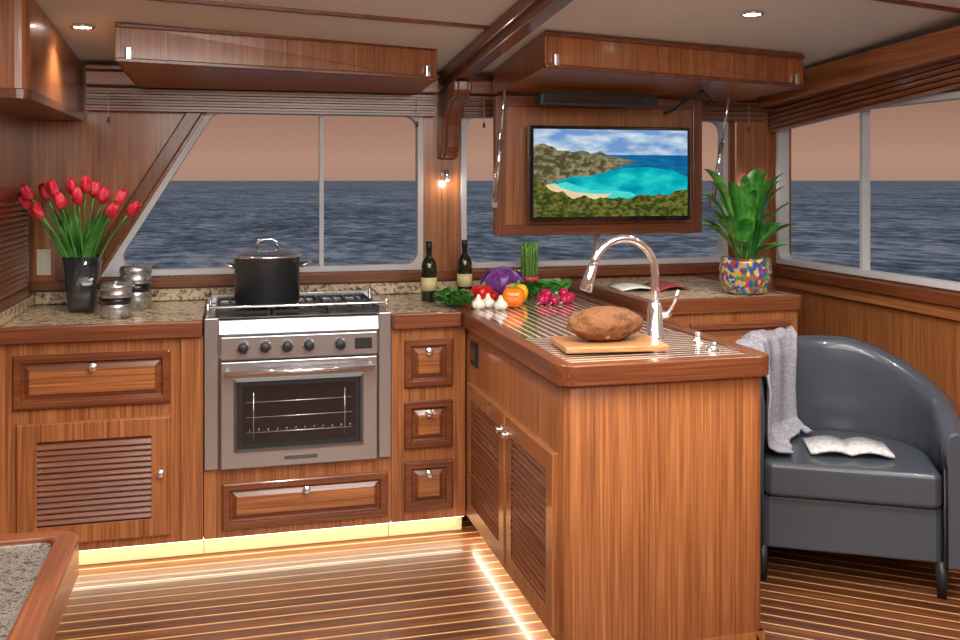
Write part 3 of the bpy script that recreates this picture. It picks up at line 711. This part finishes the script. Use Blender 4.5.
# ------------------------------------------------------------------ barrel chair
ch=empty('barrel_armchair'); C=Vector((2.305,3.245)); F=Vector((-.50,-.866)).normalized(); Rr=Vector((-F.y,F.x))
if Rr.x<0: Rr=-Rr
RAD=.350; ARM=.24
def upath(s):
    L1=ARM; L2=math.pi*RAD; T=2*L1+L2; q=s*T
    if q<L1: 
        f=q/L1; p=C+F*(ARM-q)-Rr*RAD; o=-Rr; h=.72+(.84-.72)*(f**.8)
    elif q<L1+L2:
        a=(q-L1)/RAD; o=(-Rr)*math.cos(a)+(-F)*math.sin(a); p=C+o*RAD
        ph=math.degrees(a)-90
        if ph<5: h=.84
        else: 
            t=(ph-5)/85; h=.84-.17*(t*t*(3-2*t)*.5+t*.5)
    else:
        f=(q-L1-L2)/L1; p=C+F*(q-L1-L2)+Rr*RAD; o=Rr; h=.67-.07*f
    return p,o,h
def prof(h,off=0):
    return [(.036,.13),(.042,.3),(.046,h-.09),(.047,h-.04),(.036,h-.012),(.012,h),(-.014,h-.001),(-.036,h-.014),(-.046,h-.045),(-.046,h-.12),(-.042,.5),(-.038,.13)]
mb=MB(); ns=72; rings=[]
for i in range(ns+1):
    p,o,h=upath(i/ns); rings.append([(p.x+o.x*a,p.y+o.y*a,z) for a,z in prof(h)])
k=len(rings[0]); vs=[v for r in rings for v in r]
mb.add(vs,[(i*k+j,(i+1)*k+j,(i+1)*k+j+1,i*k+j+1) for i in range(ns) for j in range(k-1)],leather,True)
mb.add(vs,[(i*k+k-1,(i+1)*k+k-1,(i+1)*k,i*k) for i in range(ns)],leather,False)
for r,sg in ((rings[0],1),(rings[-1],1)):
    rr=[Vector(q) for q in r]; fv=Vector((F.x,F.y,0))
    cen=sum(rr,Vector())/len(rr)
    r2=[q+fv*.02+((Vector((cen.x,cen.y,q.z))-q)*.25) for q in rr]
    mb.add(rr+r2,[(i,(i+1)%k,k+(i+1)%k,k+i) for i in range(k)],leather,True); mb.add(r2,[tuple(range(k))],leather)
    mb.tube([q+fv*.004 for q in rr],.004,leather,6)
mb.build('back_and_arms',ch)
def dshape(rad,front,n=20,rc=.03):
    out=[]
    for i in range(n+1):
        a=math.pi*i/n; o=(-Rr)*math.cos(a)+(-F)*math.sin(a); out.append(C+o*rad)
    out.append(C+Rr*rad+F*(front-rc)); out.append(C+Rr*(rad-rc*.3)+F*(front-rc*.3)); out.append(C+Rr*(rad-rc)+F*front)
    out.append(C-Rr*(rad-rc)+F*front); out.append(C-Rr*(rad-rc*.3)+F*(front-rc*.3)); out.append(C-Rr*rad+F*(front-rc))
    return [(p.x,p.y) for p in out]
mb=MB(); mb.prism(dshape(RAD-.035,ARM-.015),'xy',.13,.325,leather); mb.build('base',ch,bevel=.01,seg=3)
mb=MB(); mb.prism(dshape(RAD-.043,ARM+.015),'xy',.328,.455,leather); mb.build('seat_cushion',ch,bevel=.03,seg=5)
mb=MB()
for a,bb in ((-.31,.20),(.31,.20),(-.2,-.2),(.2,-.2)):
    p=C+Rr*a+F*bb; mb.lathe((p.x,p.y,0.001),[(.02,0),(.030,.135)],black,n=4)
mb.build('legs',ch)
# throw blanket
mb=MB()
def bl(u,v):
    s=.03+.34*u+.012*math.sin(v*7); p,o,h=upath(s)
    path=[(.056,.42),(.058,h-.05),(.052,h+.008),(.0,h+.030),(-.054,h+.008),(-.070,h-.06),(-.068,.62),(-.070,.50),(-.10,.478),(-.15,.474)]
    t=v*(len(path)-1); i=min(int(t),len(path)-2); f=t-i
    a=path[i][0]*(1-f)+path[i+1][0]*f; z=path[i][1]*(1-f)+path[i+1][1]*f
    w=.012*math.sin(u*25+v*3)+.009*math.sin(u*11-v*11)
    a+= w*(-.4 if a<0 else .3); z+=abs(w)*.9
    return (p.x+o.x*a,p.y+o.y*a,z)
mb.grid(bl,70,60,wool); mb.build('throw_blanket',solid=.008)
# open book
mb=MB(); bc=Vector((2.30,3.22,.462)); ba=math.radians(-25)
Rb=Matrix.Rotation(ba,3,'Z')
def pg(s):
    def f(u,v):
        q=Vector((s*.15*u,-.10+.20*v,.012+.016*math.sin(math.pi*min(1,u*1.1))*(1-.3*u))); return tuple(bc+Rb@q)
    return f
for s in (-1,1): mb.grid(pg(s),10,2,ink)
mb.build('open_book',solid=.010)
# ------------------------------------------------------------------ foreground table
mb=MB(); tz=.78
o2=rrect(-1.05,-.29,1.0,2.10,.06,8); i2=rrect(-1.01,-.335,1.04,2.055,.03,8); k=len(o2)
rim(mb,[(o2,tz-.065),(o2,tz+.012),(i2,tz+.012),(i2,tz)])
mb.add([(x,y,tz-.065) for x,y in o2],[tuple(range(k))],mah_x); mb.add([(x,y,tz) for x,y in i2],[tuple(range(k))],granite_d)
mb.box(-1.0,-.36,1.1,2.0,0.001,tz-.065,teak_z)
mb.build('granite_top_table',bevel=.006,seg=3)
# ------------------------------------------------------------------ sea + sky
m,nt,b=newmat('sea_water'); L=nt.links
def nz(sx_,sy_,det):
    mp=coords(nt,(sx_,sy_,1),(0,0,.2)); n=N(nt,'ShaderNodeTexNoise'); n.inputs['Scale'].default_value=1; n.inputs['Detail'].default_value=det; n.inputs['Roughness'].default_value=.6
    L.new(mp.outputs[0],n.inputs['Vector']); return n
n1=nz(1.3,.8,5); n2=nz(.2,.10,4); n3=nz(.02,.02,3)
def mad(a,k,c=None):
    q=N(nt,'ShaderNodeMath',operation='MULTIPLY_ADD'); L.new(a,q.inputs[0]); q.inputs[1].default_value=k
    if c is None: q.inputs[2].default_value=0
    else: L.new(c,q.inputs[2])
    return q.outputs[0]
val=mad(n1.outputs[0],.55,mad(n2.outputs[0],.33,mad(n3.outputs[0],.12)))
r=ramp(nt,[(.40,srgb(80,104,120)),(.5,srgb(154,182,198)),(.58,srgb(236,248,252))]); L.new(val,r.inputs[0]); L.new(r.outputs[0],b.inputs['Base Color'])  # bright and dark wave slopes painted into the water colour
b.inputs['Roughness'].default_value=.6; b.inputs['Specular IOR Level'].default_value=.1
bp=N(nt,'ShaderNodeBump'); bp.inputs['Strength'].default_value=.8; bp.inputs['Distance'].default_value=.5; L.new(n1.outputs[0],bp.inputs['Height']); L.new(bp.outputs[0],b.inputs['Normal'])
mb=MB(); mb.add([(-4000,-4000,-1.5),(4000,-4000,-1.5),(4000,4000,-1.5),(-4000,4000,-1.5)],[(0,1,2,3)],m); mb.build('sea')
w=D.worlds.new('dusk_sky'); S.world=w; w.use_nodes=True; nt=w.node_tree; bg=nt.nodes['Background']
tc=N(nt,'ShaderNodeTexCoord'); sx=N(nt,'ShaderNodeSeparateXYZ'); nt.links.new(tc.outputs['Generated'],sx.inputs[0])
r=ramp(nt,[(0,srgb(170,134,118)),(.02,srgb(178,138,118)),(.09,srgb(146,110,92)),(.5,srgb(124,122,130)),(1,srgb(122,130,148))])
nt.links.new(sx.outputs['Z'],r.inputs[0]); nt.links.new(r.outputs[0],bg.inputs['Color']); bg.inputs['Strength'].default_value=1.0
# ------------------------------------------------------------------ camera
cam=D.cameras.new('camera'); co=D.objects.new('camera',cam); S.collection.objects.link(co)
co.location=(0,0,1.5); co.rotation_euler=(math.radians(90),0,-math.atan(.2604)); cam.lens=36; cam.sensor_width=36; cam.shift_y=-140/960; cam.clip_end=10000; cam.clip_start=.05
S.camera=co
S.view_settings.view_transform='Standard'
